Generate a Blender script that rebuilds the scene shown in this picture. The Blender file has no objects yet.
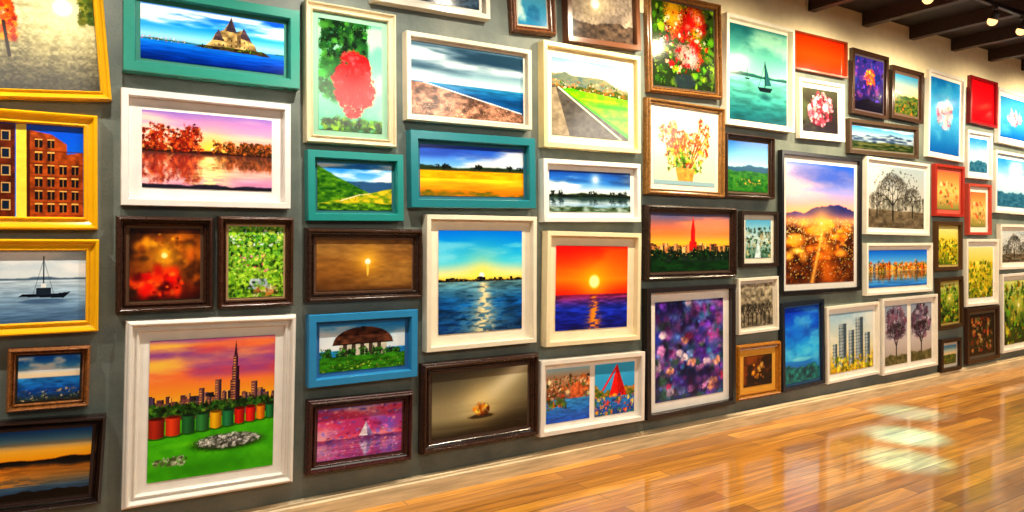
import bpy, bmesh, math
import numpy as np
from mathutils import Matrix, Vector

# ------------------------------------------------------------------ camera / rectification
F=700.0; HOR=237.0; VPX=1620.0; CX=512.0
TH=math.atan2(VPX-CX,F)            # angle between view axis and the wall direction
YAW=math.pi/2-TH
D=3.73; EYE=1.5
FW=(math.sin(YAW),math.cos(YAW)); RT=(math.cos(YAW),-math.sin(YAW))
sc=bpy.context.scene
cd=bpy.data.cameras.new("camera"); cam=bpy.data.objects.new("camera",cd); sc.collection.objects.link(cam)
cam.location=(0,-D,EYE); cam.rotation_euler=(math.pi/2,0,-YAW)
cd.sensor_width=36; cd.lens=F/1024*36; cd.shift_y=-(256-HOR)/1024; cd.clip_start=.05
sc.camera=cam
def on_wall(px,py,dep=0.03):
    t=(px-CX)/F
    dx=FW[0]+t*RT[0]; dy=FW[1]+t*RT[1]
    z=(D-dep)/dy
    return z*dx, EYE+(HOR-py)/F*z, z

try:
    sc.view_settings.view_transform='Standard'
    sc.view_settings.look='None'
except Exception: pass

# ------------------------------------------------------------------ helpers
def hx(h):
    h=h.lstrip('#'); return np.array([int(h[i:i+2],16)/255 for i in (0,2,4)])
def lin(c):
    c=np.clip(c,0,1); return np.where(c<=.04045,c/12.92,((c+.055)/1.055)**2.4)
def L(h): return tuple(float(v) for v in lin(hx(h)))+(1,)
def ss(a,b,x):
    t=np.clip((x-a)/(b-a),0,1); return t*t*(3-2*t)
def mat_new(name):
    m=bpy.data.materials.new(name); m.use_nodes=True
    return m,m.node_tree.nodes,m.node_tree.links,m.node_tree.nodes["Principled BSDF"]
_mc={}
def paint(hexc,kind='paint',rough=.4):
    key=(hexc,kind,rough)
    if key in _mc: return _mc[key]
    m,N,K,b=mat_new(kind+"_"+hexc.strip('#'))
    tc=N.new('ShaderNodeTexCoord'); mp=N.new('ShaderNodeMapping'); K.new(tc.outputs['Object'],mp.inputs[0])
    nz=N.new('ShaderNodeTexNoise'); K.new(mp.outputs[0],nz.inputs[0])
    cr=N.new('ShaderNodeValToRGB'); K.new(nz.outputs[0],cr.inputs[0]); K.new(cr.outputs[0],b.inputs['Base Color'])
    c=L(hexc)
    lo,hi={'paint':(.95,1.03),'wood':(.5,1.45),'metal':(.8,1.1),'board':(.6,1.2)}[kind]
    if kind=='wood': mp.inputs['Scale'].default_value=(9,9,9); nz.inputs['Scale'].default_value=6; nz.inputs['Detail'].default_value=8; nz.inputs['Distortion'].default_value=1.5
    elif kind=='board': mp.inputs['Scale'].default_value=(1.5,14,22); nz.inputs['Scale'].default_value=2; nz.inputs['Detail'].default_value=10
    else: nz.inputs['Scale'].default_value=14; nz.inputs['Detail'].default_value=5
    cr.color_ramp.elements[0].position=.3; cr.color_ramp.elements[1].position=.7
    cr.color_ramp.elements[0].color=tuple(v*lo for v in c[:3])+(1,)
    cr.color_ramp.elements[1].color=tuple(min(1,v*hi) for v in c[:3])+(1,)
    b.inputs['Roughness'].default_value=rough
    if kind=='metal': b.inputs['Metallic'].default_value=.8
    if kind!='paint':
        bp=N.new('ShaderNodeBump'); bp.inputs['Strength'].default_value=.12; bp.inputs['Distance'].default_value=.003
        K.new(nz.outputs[0],bp.inputs['Height']); K.new(bp.outputs[0],b.inputs['Normal'])
    _mc[key]=m; return m
def obj(name,verts,faces,mat,parent=None,smooth=False):
    me=bpy.data.meshes.new(name); me.from_pydata(verts,[],faces); me.update()
    bm=bmesh.new(); bm.from_mesh(me); bmesh.ops.recalc_face_normals(bm,faces=bm.faces); bm.to_mesh(me); bm.free()
    if mat: me.materials.append(mat)
    if smooth:
        for p in me.polygons: p.use_smooth=True
    o=bpy.data.objects.new(name,me); sc.collection.objects.link(o)
    if parent: o.parent=parent
    return o
def boxv(x0,x1,y0,y1,z0,z1):
    v=[(x,y,z) for x in(x0,x1) for y in(y0,y1) for z in(z0,z1)]
    f=[(0,1,3,2),(4,6,7,5),(0,4,5,1),(2,3,7,6),(0,2,6,4),(1,5,7,3)]
    return v,f
def box(name,x0,x1,y0,y1,z0,z1,mat,parent=None,bev=0):
    v,f=boxv(x0,x1,y0,y1,z0,z1); o=obj(name,v,f,mat,parent)
    if bev:
        bm=bmesh.new(); bm.from_mesh(o.data); bmesh.ops.bevel(bm,geom=bm.edges[:],offset=bev,segments=2,affect='EDGES'); bm.to_mesh(o.data); bm.free()
    return o

# ------------------------------------------------------------------ painter (colour attributes of the prints)
class P:
    def __init__(s,W,H,a,seed):
        s.W,s.H,s.a=W,H,a; s.r=np.random.RandomState(seed)
        s.U,s.V=np.meshgrid(np.linspace(0,1,W),np.linspace(0,1,H)); s.c=np.zeros((H,W,3))+.5; s.e=1.0/H
    def n(s,fx,fy,o=4):
        out=0;amp=1;tot=0
        for i in range(o):
            ax=fx*2**i; ay=fy*2**i
            if i and (ax>s.W or ay>s.H): break
            g=s.r.rand(int(ay)+3,int(ax)+3)
            x=s.U*ax; y=s.V*ay; xi=x.astype(int); yi=y.astype(int); fx_=x-xi; fy_=y-yi
            fx_=fx_*fx_*(3-2*fx_); fy_=fy_*fy_*(3-2*fy_)
            q=(g[yi,xi]*(1-fx_)+g[yi,xi+1]*fx_)*(1-fy_)+(g[yi+1,xi]*(1-fx_)+g[yi+1,xi+1]*fx_)*fy_
            out=out+q*amp; tot+=amp; amp*=.5
        return np.clip((out/tot-.5)*1.7+.5,0,1)
    def n1(s,f,o=4):
        q=s.n(f,1,o); return q[s.H//2:s.H//2+1,:]
    def mix(s,m,col):
        c=hx(col) if isinstance(col,str) else col
        s.c=s.c*(1-m[...,None])+c*m[...,None]
    def g(s,st):
        st=sorted(st); xs=[a for a,_ in st]; cs=np.array([hx(c) for _,c in st])
        s.c=np.stack([np.interp(s.V,xs,cs[:,i]) for i in range(3)],-1)
    def cl(s,y0,y1,col,amt=.8,fx=3,fy=5,th=.5):
        m=ss(th-.15,th+.3,s.n(fx*.8,fy*.8,6))*ss(y0,y0+.12,s.V)*(1-ss(y1-.05,y1+.02,s.V)); s.mix(m*amt,col)
    def ri(s,y,amp,f,col,col2=None,slope=0,o=6):
        top=y+amp*2*(s.n1(f,o)-.5)+slope*(s.U-.5)
        m=ss(-s.e*1.5,s.e*1.5,top-s.V)
        if col2:
            t=s.n(14,20,5)[...,None]; c=hx(col)*(1-t)+hx(col2)*t
        else: c=hx(col)
        s.mix(m,c)
    def sun(s,x,y,r,col,gl=.3,gc=None):
        d=np.sqrt(((s.U-x)*s.a)**2+(s.V-y)**2)
        s.mix(np.exp(-(d/gl)**1.3)*.85,gc or col); s.mix(1-ss(r*.7,r*1.25,d),col)
    def wa(s,y0,col,amt=.35,k=.9,rip=.22,fy=45):
        H=s.H; c=s.c.copy(); rows=np.arange(H); v=rows/(H-1)
        src=np.clip(((y0+(y0-v)*k)*(H-1)).astype(int),0,H-1)
        mir=c[src]; mir=(mir+np.roll(mir,2,0)+np.roll(mir,-2,0)+np.roll(mir,4,0))/4
        j=((s.n(3,fy,2)-.5)*.03*s.W).astype(int)
        ix=np.clip(np.arange(s.W)[None,:]+j,0,s.W-1); mir=mir[np.arange(H)[:,None],ix]
        mir=mir*(1-amt)+hx(col)*amt; mir=mir*(1+rip*(s.n(5,fy,3)-.5))[...,None]
        s.mix(1-ss(y0-s.e,y0+s.e,s.V),mir)
    def sea(s,y0,st,rip=.5,fx=8,fy=45):
        xs=[a for a,_ in sorted(st)]; cs=np.array([hx(c) for _,c in sorted(st)])
        c=np.stack([np.interp(s.V,xs,cs[:,i]) for i in range(3)],-1)*(1+rip*.65*(s.n(fx,fy,4)-.5))[...,None]
        s.mix(1-ss(y0-s.e,y0+s.e,s.V),c)
    def st(s,x,y0,w,col,y1=0,amt=.9):
        ww=w*(.5+1.0*(y0-s.V)/max(y0,.01))
        m=np.exp(-((s.U-x)/np.maximum(ww,.005))**2)*(.25+.75*ss(.35,.6,s.n(14,50,2)))*(s.V<y0)*(s.V>y1); s.mix(m*amt,col)
    def bl(s,x,y,rx,ry,col,amt=1,rag=0,soft=0):
        W,H=s.W,s.H; x0=max(0,int((x-rx*1.3)*W)-1); x1=min(W,int((x+rx*1.3)*W)+2); y0=max(0,int((y-ry*1.3)*H)-1); y1=min(H,int((y+ry*1.3)*H)+2)
        if x1<=x0 or y1<=y0: return
        u=s.U[y0:y1,x0:x1]; v=s.V[y0:y1,x0:x1]
        d=np.sqrt(((u-x)/rx)**2+((v-y)/ry)**2)
        if rag: d=d+rag*(s.r.rand(*d.shape)-.5)
        m=(1-ss(0.1 if soft else .7,1.15,d))*amt; c=hx(col) if isinstance(col,str) else col
        s.c[y0:y1,x0:x1]=s.c[y0:y1,x0:x1]*(1-m[...,None])+c*m[...,None]
    def b(s,n,x0,x1,y0,y1,r,cols,sq=1,shape=None,fine=1,soft=0):
        if fine: n=int(n*2.8); r=r*.57
        cs=[hx(c) for c in cols]
        for i in range(n):
            if shape=='o':
                t=s.r.rand()*6.283; q=math.sqrt(s.r.rand()); x=(x0+x1)/2+(x1-x0)/2*q*math.cos(t); y=(y0+y1)/2+(y1-y0)/2*q*math.sin(t)
            else: x=x0+(x1-x0)*s.r.rand(); y=y0+(y1-y0)*s.r.rand()
            rr=r*(.3+1.3*s.r.rand()**2); c=np.clip(cs[s.r.randint(len(cs))]*(.68+.6*s.r.rand()),0,1)
            e=.7+.6*s.r.rand()
            s.bl(x,y,rr/s.a*e,rr*sq/e,c,.8,.2 if soft else .9,soft)
    def po(s,pts,col,tex=0):
        ins=np.zeros(s.U.shape,bool); n=len(pts)
        for i in range(n):
            xa,ya=pts[i]; xb,yb=pts[(i+1)%n]
            if ya==yb: continue
            cnd=((ya>s.V)!=(yb>s.V))&(s.U<(xb-xa)*(s.V-ya)/(yb-ya)+xa); ins^=cnd
        c=hx(col) if isinstance(col,str) else col
        if tex: c=c*(1+tex*(s.n(20,20,4)-.5))[...,None]
        s.mix(ins.astype(float),c)
    def re(s,x0,x1,y0,y1,col,tex=0): s.po([(x0,y0),(x1,y0),(x1,y1),(x0,y1)],col,tex)
    def li(s,x0,y0,x1,y1,w,col):
        dx=(x1-x0)*s.a; dy=y1-y0; l2=dx*dx+dy*dy+1e-9
        px=(s.U-x0)*s.a; py=s.V-y0; t=np.clip((px*dx+py*dy)/l2,0,1)
        d=np.sqrt((px-t*dx)**2+(py-t*dy)**2); ww=max(w,s.e*.6); s.mix((1-ss(ww*.6,ww*1.5,d))*min(1,w/(s.e*.7)),col)
    def ci(s,y0,h,n,cols,lit='#ffd070',x0=0,x1=1):
        for i in range(n):
            x=x0+(x1-x0)*s.r.rand(); w=.008+.02*s.r.rand(); hh=h*(.2+.8*s.r.rand()**2)
            c=hx(cols[s.r.randint(len(cols))])*(.7+.6*s.r.rand())
            s.re(x-w,x+w*.4,y0-.08,y0+hh,np.clip(c,0,1)); s.re(x+w*.4,x+w,y0-.08,y0+hh,np.clip(c*.6,0,1))
        m=(s.r.rand(s.H,s.W)>.86)*(s.V<y0+h*.45)*(s.V>y0-.08)*(s.U>x0)*(s.U<x1); s.mix(m*.5,lit)
    def tr(s,y0,h,n,cols,x0=0,x1=1,r=None):
        for i in range(n):
            x=x0+(x1-x0)*s.r.rand(); hh=h*(.5+.5*s.r.rand())
            s.b(9,x-.025,x+.025,y0,y0+hh,r or h*.28,cols)
    def tree(s,x,y,h,col,d=5,dec=.68,sp=.5):
        def br(x,y,ang,l,w,d):
            x2=x+math.cos(ang)*l/s.a; y2=y+math.sin(ang)*l; s.li(x,y,x2,y2,w,col)
            if d>0:
                for q in(-sp,.1*sp,sp*1.1): br(x2,y2,ang+q+.35*(s.r.rand()-.5),l*dec,w*.6,d-1)
        br(x,y,math.pi/2,h,h*.09,d)
    def tx(s,a=.25,fx=30,fy=30): s.c=s.c*(1+a*(s.n(fx,fy,4)-.5))[...,None]
    def boat(s,x,y,h,hull='#181818',sail='#e8e8e8'):
        k=h/s.a
        s.po([(x-k*.5,y+h*.12),(x+k*.5,y+h*.12),(x+k*.35,y-h*.06),(x-k*.35,y-h*.06)],hull)
        s.li(x,y,x,y+h,h*.025,hull); s.po([(x+k*.04,y+h*.15),(x+k*.04,y+h*.95),(x+k*.4,y+h*.18)],sail); s.po([(x-k*.04,y+h*.18),(x-k*.04,y+h*.8),(x-k*.32,y+h*.2)],sail)

GR=['#1c3010','#34541a','#507c20','#82a030']
AU=['#c8481a','#e07a20','#8a2c14','#f0a030']
DK=['#0e140e','#18221a','#242e1c']
# ---- the pictures
def path_sun(p):
    p.g([(0,'#34322a'),(.35,'#6f6a56'),(.6,'#98927a'),(1,'#b8b498')]); p.tx(.4,5,30); p.tx(.5,50,60)
    an=np.arctan2(p.V-.76,(p.U-.77)*p.a); d=np.sqrt(((p.U-.77)*p.a)**2+(p.V-.76)**2); p.mix(np.exp(-(d/.42)**1.4)*(.45+.35*np.abs(np.sin(an*7))),'#fff0b8'); p.sun(.77,.76,.075,'#ffffff',.2,'#fff2c0')
    p.b(50,.9,1,.62,.95,.05,['#4a5a2c','#7a7a3c']); p.b(150,.24,.42,.45,1,.035,AU+['#e85a10']); p.li(.36,.3,.34,.6,.012,'#2a1a10')
def bricks(p):
    p.g([(0,'#4a90d8'),(1,'#0d58c0')])
    p.po([(0,0),(.44,0),(.44,.99),(0,1)],'#5a2c14',.5); p.po([(.56,0),(1,0),(1,.72),(.86,.69),(.86,.8),(.74,.9),(.56,.94)],'#8a4a1f',.5); p.re(.45,.53,0,1,'#f2cc60',.08); p.re(.53,.56,0,.94,'#4a240e')
    for j in range(5):
        for x in(.07,.2,.33): p.re(x,x+.075,.07+j*.185,.18+j*.185,'#b89468'); p.re(x+.01,x+.065,.08+j*.185,.17+j*.185,'#1c2a3a')
    for j in range(6):
        y=.05+j*.14
        for i in range(4):
            x=.6+i*.1
            if y<.6 or x<.75: p.re(x,x+.06,y,y+.085,'#241818'); p.re(x,x+.06,y+.085,y+.1,'#e0a868'); p.li(x+.03,y,x+.03,y+.085,.004,'#a07848')
        p.li(.56,y-.03,1,y-.035,.004,'#5a2c14')
def harbor(p):
    p.g([(0,'#9ab0c0'),(.6,'#dce4e6'),(1,'#a8b8c4')]); p.cl(.6,1,'#f8f8f4',.8,2,4); p.cl(.6,1,'#8494a4',.5,2,5)
    p.ri(.62,.015,6,'#5a6a78'); p.sea(.59,[(0,'#4c6480'),(.3,'#8aa2b8'),(.59,'#bccad4')],.4)
    p.po([(.46,.36),(.82,.33),(.88,.42),(.78,.4),(.5,.4)],'#141c28'); p.li(.66,.4,.66,.92,.006,'#101820'); p.li(.58,.4,.66,.88,.002,'#303840'); p.li(.74,.4,.66,.88,.002,'#303840'); p.re(.6,.72,.38,.48,'#242e3a'); p.re(.64,.68,.48,.54,'#e0e4e4'); p.bl(.66,.29,.2,.04,'#3c506a',.6)
def shore_blue(p):
    p.g([(0,'#2a5a9a'),(.5,'#e8c8a8'),(.62,'#f0d8b8'),(.75,'#5a9ad0'),(1,'#1c5aa8')]); p.cl(.6,1,'#ffffff',.8,3,5)
    p.sea(.52,[(0,'#3a4038'),(.2,'#1a4a80'),(.52,'#3a80b4')],.8,6,20); p.b(50,0,1,0,.25,.03,['#5a6040','#b0a080','#28384c'])
def dusk_lake(p):
    p.g([(0,'#1a2a44'),(.58,'#ff9a28'),(.7,'#f0a850'),(.85,'#6a8898'),(1,'#1c4a78')]); p.ri(.57,.02,7,'#14100c',None,.06); p.wa(.53,'#1c2430',.45); p.st(.2,.5,.4,'#f89a38',.2,.6); p.ri(.1,.04,4,'#0c0c0c')
def castle(p):
    p.g([(0,'#0f3f74'),(.45,'#9ccef0'),(.7,'#2280d8'),(1,'#0648a8')]); p.cl(.6,1,'#ffffff',.95,2.5,5,.5); p.ri(.38,.03,5,'#1c4430','#34542c')
    p.po([(.42,.36),(.8,.36),(.78,.5),(.72,.62),(.7,.76),(.64,.7),(.61,.93),(.56,.72),(.5,.64),(.47,.48)],'#94805c',.8)
    p.po([(.61,.98),(.65,.68),(.57,.7)],'#4a4048',.5); p.po([(.7,.8),(.76,.54),(.67,.6)],'#54464a',.5); p.po([(.52,.72),(.56,.5),(.48,.5)],'#54464a',.5); p.re(.65,.68,.45,.66,'#6a5a44',.3)
    for j in range(2):
        for i in range(9): p.re(.49+.03*i,.496+.03*i,.41+j*.09,.45+j*.09,'#2c2018')
    p.sea(.36,[(0,'#06245c'),(.2,'#1254a4'),(.36,'#2878c0')],.4); p.po([(.33,.33),(.9,.3),(.85,.38),(.42,.38)],'#3c3024',.7); p.b(40,0,.3,.35,.42,.012,['#c83a20','#e8e0d0','#2a4a2a']); p.b(20,.4,.85,.33,.4,.02,GR)
def pink_lake(p):
    p.g([(0,'#6a4a7a'),(.48,'#ffc060'),(.58,'#ffb890'),(.78,'#e0a0bc'),(1,'#9078b4')]); p.cl(.6,1,'#ffd0b8',.8,1.5,7); p.cl(.7,1,'#7a68a0',.6,2,9)
    p.sun(.52,.54,.02,'#fff4c0',.18,'#ffc858'); p.ri(.51,.012,8,'#3c2418'); p.tr(.5,.36,40,['#6a2014','#a03c20','#421814','#c86834','#7a3018'],0,.42,.03); p.tr(.5,.17,40,['#4a3018','#2c2814','#7a4424','#a06030'],.55,1,.025)
    p.wa(.47,'#c08088',.2,.9,.15); p.st(.5,.45,.1,'#ffe8a8'); p.ri(.05,.02,6,'#2a2430')
def fireglow(p):
    p.g([(0,'#5a1808'),(.5,'#6a3c10'),(1,'#2c180a')]); p.cl(0,1,'#d07c20',.7,2.5,3); p.cl(0,1,'#180a05',.75,3,3); p.b(22,.1,.9,.45,.95,.16,['#a8581c','#58280c','#d8902c','#2c1408'],1,'o',1,1); p.sun(.48,.62,.04,'#fff0a0',.2,'#f8b840'); p.b(34,.05,.75,.04,.42,.15,['#c82010','#e84a14','#8a0e08','#f07830','#4a0806'],1,'o',1,1); d=np.sqrt(((p.U-.5)*p.a)**2+(p.V-.5)**2); p.mix(ss(.4,.72,d)*.6,'#120a05')
def garden(p):
    p.g([(0,'#8ab040'),(1,'#5a9a48')]); p.b(500,0,1,0,1,.035,GR+['#a8cc50','#c8e070','#90c040']); p.b(22,.1,.7,.35,.6,.02,['#e0447a','#f8a0b8']); p.b(20,0,1,.7,1,.02,['#f0f8f0']); p.po([(.35,.12),(.75,.1),(.68,.26),(.4,.26)],'#b0bcc4',.4); p.b(16,.5,.9,0,.15,.05,['#d8c8a0','#a06040']); p.b(60,0,1,0,.25,.03,GR)
def city_lawn(p):
    p.g([(0,'#3f7a1c'),(.52,'#ffb448'),(.62,'#ff9448'),(.76,'#e87858'),(.88,'#a86490'),(1,'#7a5098')]); p.cl(.6,1,'#ffc060',.9,1.2,7,.45); p.cl(.66,1,'#7a4a8c',.85,1.5,7,.48); p.cl(.62,1,'#f4603c',.5,1.5,9); p.cl(.75,1,'#ffb078',.5,1.5,10,.55)
    p.ci(.5,.11,150,['#4a3c50','#7a5a58','#3a3440','#c08a5c','#dca878','#5a3c40'])
    def tower(x,w,h,c1,c2):
        p.re(x-w,x+w*.3,.48,h,c1); p.re(x+w*.3,x+w,.48,h,c2)
        for j in range(20):
            y=.5+j*.019
            if y<h-.015: p.re(x-w*.8,x-w*.1,y,y+.006,'#e8a060')
    tower(.67,.04,.68,'#5c3a44','#301e2c'); tower(.67,.03,.78,'#5c3a44','#301e2c'); tower(.67,.02,.86,'#64404a','#382230'); p.po([(.655,.86),(.67,.98),(.685,.86)],'#4a2c38')
    for x,w,h in((.53,.026,.69),(.4,.022,.64),(.83,.026,.66),(.75,.02,.58),(.3,.025,.57),(.14,.03,.55),(.93,.026,.57),(.46,.02,.57),(.58,.02,.6)): tower(x,w,h,'#7a5654','#44343e')
    p.tr(.46,.08,70,['#1c3a18','#34602a','#142810','#587830'],0,1,.022)
    p.ri(.42,.0,2,'#58a824','#44901c'); cs=['#8a3424','#b84a2c','#2c5c38','#3a6e40','#c8982c','#2c6a48','#a82c20','#c03028','#d07c28','#2c6a40']
    x=0
    for i,w in enumerate([.13,.12,.11,.11,.1,.1,.09,.09,.08,.08]):
        y=.315+.0075*i; h=.13-.004*i; c=hx(cs[i]); u=np.clip((p.U-x)/(w-.008),0,1); sh=(1.15-.9*np.abs(u-.35)**1.2)
        m=((p.U>x)&(p.U<x+w-.008)&(p.V>y-.012*np.sin(u*3.14))&(p.V<y+h+.01*np.sin(u*3.14))).astype(float); p.bl(x+w/2,y-.008,w*.6,.016,'#204410',.8); p.mix(m,np.clip(c*sh[...,None],0,1)); p.bl(x+w/2-.004,y+h,w/2-.004,.013,np.clip(c*.5,0,1)); x+=w
    p.bl(.45,.06,.6,.1,'#2c7014',.6,0,1); p.bl(.25,.24,.22,.03,'#74c030',.5,0,1)
    p.bl(.62,.215,.3,.055,'#1c3a10',.9,.3); p.bl(.62,.235,.27,.055,'#4c4e48',1,.3); p.b(130,.37,.87,.19,.285,.02,['#c8ccc4','#7a7c74','#34362f','#9a9c92','#54564e','#e8e8e0'],.7,'o'); p.b(20,.05,.3,.1,.16,.026,['#b8b8a8','#6a6a58','#4a5238'],.8,'o')
def red_tree(p):
    p.g([(0,'#5aa888'),(.4,'#90c4a4'),(1,'#5a9484')]); p.cl(0,1,'#c8dcb8',.6,3,4); p.b(200,.05,.75,.55,1,.05,['#14301a','#24542a','#4a7a3a','#0e2414'],1); p.b(50,.02,.4,.3,.6,.06,['#1c4a24','#3a7a38'],1); 
    for (x,y,r) in((.55,.52,.24),(.42,.42,.2),(.68,.4,.2),(.52,.3,.2),(.66,.58,.14)): p.b(110,x-r,x+r,y-r*.85,y+r*.85,.034,['#c81420','#e02830','#7a0c14','#f05a5a','#a8141c'],1,'o')
    p.b(70,0,1,0,.1,.04,GR)
def hills(p):
    p.g([(0,'#2a6ab8'),(.5,'#b0d4ec'),(1,'#1468c0')]); p.cl(.5,1,'#ffffff',.9,2,5); p.ri(.6,.04,3,'#3a5a78'); p.ri(.52,.04,2,'#1f4c14','#6a9028',-.8); p.ri(.3,.04,2,'#d8b840','#587820',.35); p.ri(.14,.03,2,'#1c3c0c','#80a030')
    p.li(.3,.2,.55,.33,.01,'#e0d8b0'); p.li(.55,.33,.7,.36,.007,'#e0d8b0'); p.b(60,0,.6,.2,.6,.02,['#1c3c10','#3a6018'])
def glow_sun(p):
    p.g([(0,'#5c4022'),(.5,'#8a6638'),(1,'#6e5436')]); p.cl(0,1,'#a08050',.5,1.5,3); p.tx(.2,12,20); p.sun(.52,.56,.06,'#fffbe0',.2,'#ffc048'); p.bl(.52,.4,.014,.14,'#ffd070',.7)
def dome(p):
    p.g([(0,'#2c5a28'),(.4,'#d8e8f0'),(1,'#3a88cc')]); p.cl(.4,1,'#ffffff',.7,2,4); p.sea(.45,[(0,'#1a4c7c'),(.45,'#3a90c8')]); p.re(.22,.78,.3,.6,'#c8c4b4',.2)
    for x in(.26,.36,.46,.56,.66): p.re(x,x+.05,.3,.56,'#4a4038')
    m=((((p.U-.5)/.35)**2+((p.V-.58)/.36)**2)<1)&(p.V>.58); t=p.n(14,14,4)[...,None]; p.mix(m.astype(float),hx('#2e1e18')*(1-t)+hx('#6e4a38')*t); p.li(.15,.575,.85,.575,.012,'#20140f')
    p.tr(.28,.22,34,['#16341a','#34602a','#0e240c','#488034'],0,1,.04); p.ri(.3,.04,5,'#4a8a28','#285018'); p.b(40,0,1,0,.2,.03,['#8aa040','#a8a860','#2c4a1c'])
def pink_peak(p):
    p.g([(0,'#6a5a9a'),(.45,'#e89098'),(.6,'#c870a0'),(1,'#6a70b8')]); p.cl(.3,1,'#f8b8b8',.7,2,4); p.cl(.4,1,'#5a60c0',.7,2,4); p.cl(.2,1,'#c03c5a',.7,3,5); p.b(60,0,1,.4,1,.09,['#d870a0','#6a68c0','#f0a8a8','#8a3c70'],.6,None,1,1)
    p.po([(.47,.38),(.56,.68),(.66,.38)],'#e0d0e0',.4); p.po([(.56,.68),(.66,.38),(.58,.38)],'#9a8ab8',.4); p.ri(.4,.03,6,'#5a3a68','#b05a80'); p.wa(.34,'#8a70b0',.3); p.b(120,0,1,0,.4,.05,['#c05a80','#7060b0','#e8a088','#3a3870','#c8b0d8','#a82c48'],.4,None,1,1)
def storm_beach(p):
    p.g([(0,'#6a5a4c'),(.45,'#d4e0e0'),(.6,'#8aa2aa'),(.8,'#4a6074'),(1,'#647a88')]); p.cl(.5,1,'#e8f0f0',.85,1.5,5); p.cl(.55,1,'#28404f',.85,1.5,6); p.sea(.46,[(0,'#2a5a80'),(.3,'#1a5078'),(.46,'#3a7898')],.5)
    p.po([(0,0),(1,0),(1,.12),(.55,.3),(.1,.44),(0,.45)],'#84685a',.9); p.b(260,0,.9,0,.2,.01,['#c8a890','#4a3a34','#a88870']); p.li(.1,.45,.98,.14,.006,'#e8ecec')
def gold_field(p):
    p.g([(0,'#e89a18'),(.45,'#f8e4b0'),(.6,'#7aa8dc'),(1,'#2a4ca0')]); p.cl(.5,1,'#f0e8e0',.8,2,5); p.cl(.7,1,'#2c3c7c',.5,2,5); p.ri(.58,.03,5,'#26301f','#3a4828'); p.tr(.55,.08,12,DK,0,1,.03); p.ri(.5,.0,2,'#e88c10','#e0ac20'); p.sea(.34,[(0,'#b05c0c'),(.34,'#ffc040')],.4,4,16); p.ri(.1,.05,3,'#4a5a1c','#c07818'); p.b(40,0,1,.4,.5,.012,['#b86010','#f8d860','#6a5010'],.4)
def blue_sunset(p):
    p.g([(0,'#143c78'),(.47,'#ffa018'),(.56,'#ffec98'),(.7,'#50bce8'),(1,'#0070cc')]); p.cl(.62,1,'#b8e8f8',.5,2,8); p.sun(.5,.56,.03,'#fffff0',.17,'#ffe868'); p.ri(.52,.012,10,'#101618'); p.ci(.5,.05,30,['#0e1216'],'#ffc060',0,1)
    p.sea(.5,[(0,'#103458'),(.3,'#1c5484'),(.5,'#6a888c')],1.2,7,45); p.st(.5,.49,.3,'#9ab8c0',0,.45); p.st(.53,.49,.09,'#ffe8b0')
def light_glow(p):
    p.g([(0,'#2e2a22'),(.5,'#6a6250'),(1,'#4c4a42')]); cv=.25+.75*p.U**2; d=p.V-cv
    p.mix(np.exp(-(d/.38)**2)*.7,'#b0a888'); p.mix(np.exp(-((d-.1)/.16)**2)*.5*ss(.1,.7,p.U),'#f4ecd0'); p.sun(.5,.45,.02,'#f8e8c0',.26,'#e0c890'); p.mix(ss(.35,.0,p.V)*.6,'#1a1610'); p.cl(0,.5,'#8a8068',.3,1.5,14)
    p.bl(.5,.26,.14,.04,'#16100a',.7,.3); p.b(16,.42,.59,.28,.47,.055,['#9a3a1c','#d8882c','#5a2410','#f0b860'],1,'o')
def dark_storm(p):
    p.g([(0,'#3a4a58'),(1,'#8a98a0')]); p.cl(0,1,'#c8d4d8',.6); p.tx(.4)
def blue_abs(p):
    p.g([(0,'#3a7a98'),(1,'#8ab8c8')]); p.cl(0,1,'#e8ecd8',.7,3,5); p.cl(0,1,'#2c5a78',.6,3,5)
def gray_room(p):
    p.g([(0,'#5a5450'),(.6,'#8a8078'),(1,'#6c6860')]); p.cl(0,1,'#b8ac98',.6,2,3); p.tx(.3); p.sun(.4,.42,.06,'#fffcf0',.12,'#f0e0b8'); p.ri(.2,.05,4,'#3a3430','#6a5c50')
def green_road(p):
    p.g([(0,'#6ac018'),(.6,'#ffe4b0'),(.8,'#b8c4c8'),(1,'#7a94a4')]); p.cl(.6,1,'#fff4e0',.8,1.5,5); p.ri(.76,.05,3,'#5a6a68','#8a8468',-.1); p.ri(.64,.03,6,'#3a5020','#7a6030'); p.b(80,0,1,.58,.72,.018,['#c8743a','#2c4a18','#e0d0b0','#8a5a30','#1c3410'])
    p.po([(0,.6),(.25,.62),(.5,.58),(1,.55),(1,0),(0,0)],'#489c0c',.4); p.po([(.0,.64),(.1,.62),(1,.02),(1,0),(.0,0),(0,.3)],'#54504c',.3); p.po([(0,.6),(.05,.62),(.22,0),(0,0)],'#8a8070',.3); p.li(.08,.62,.9,0,.009,'#e8e8c0')
    p.po([(.14,.6),(1,.08),(1,.55),(.5,.59)],'#70c80c',.35); p.bl(.8,.43,.3,.03,'#2c6a0c',.6,.3); p.bl(.6,.5,.3,.02,'#a8e030',.5); p.bl(.85,.28,.2,.02,'#3a8010',.5,.3)
def snow_cloud(p):
    p.g([(0,'#c8d4dc'),(.45,'#e8ecec'),(.7,'#4a84c4'),(1,'#1c4a90')]); p.cl(.45,1,'#ffffff',.95,2,4,.45); p.cl(.6,1,'#24385a',.7,2,5); p.sun(.55,.8,.03,'#ffffff',.12,'#ffffff'); p.ri(.45,.05,5,'#141f1a','#2c3a24'); p.tr(.42,.1,12,DK,0,1,.03); p.wa(.36,'#4a6a80',.3); p.ri(.14,.04,5,'#2a3a1c','#a8b8b8')
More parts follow.
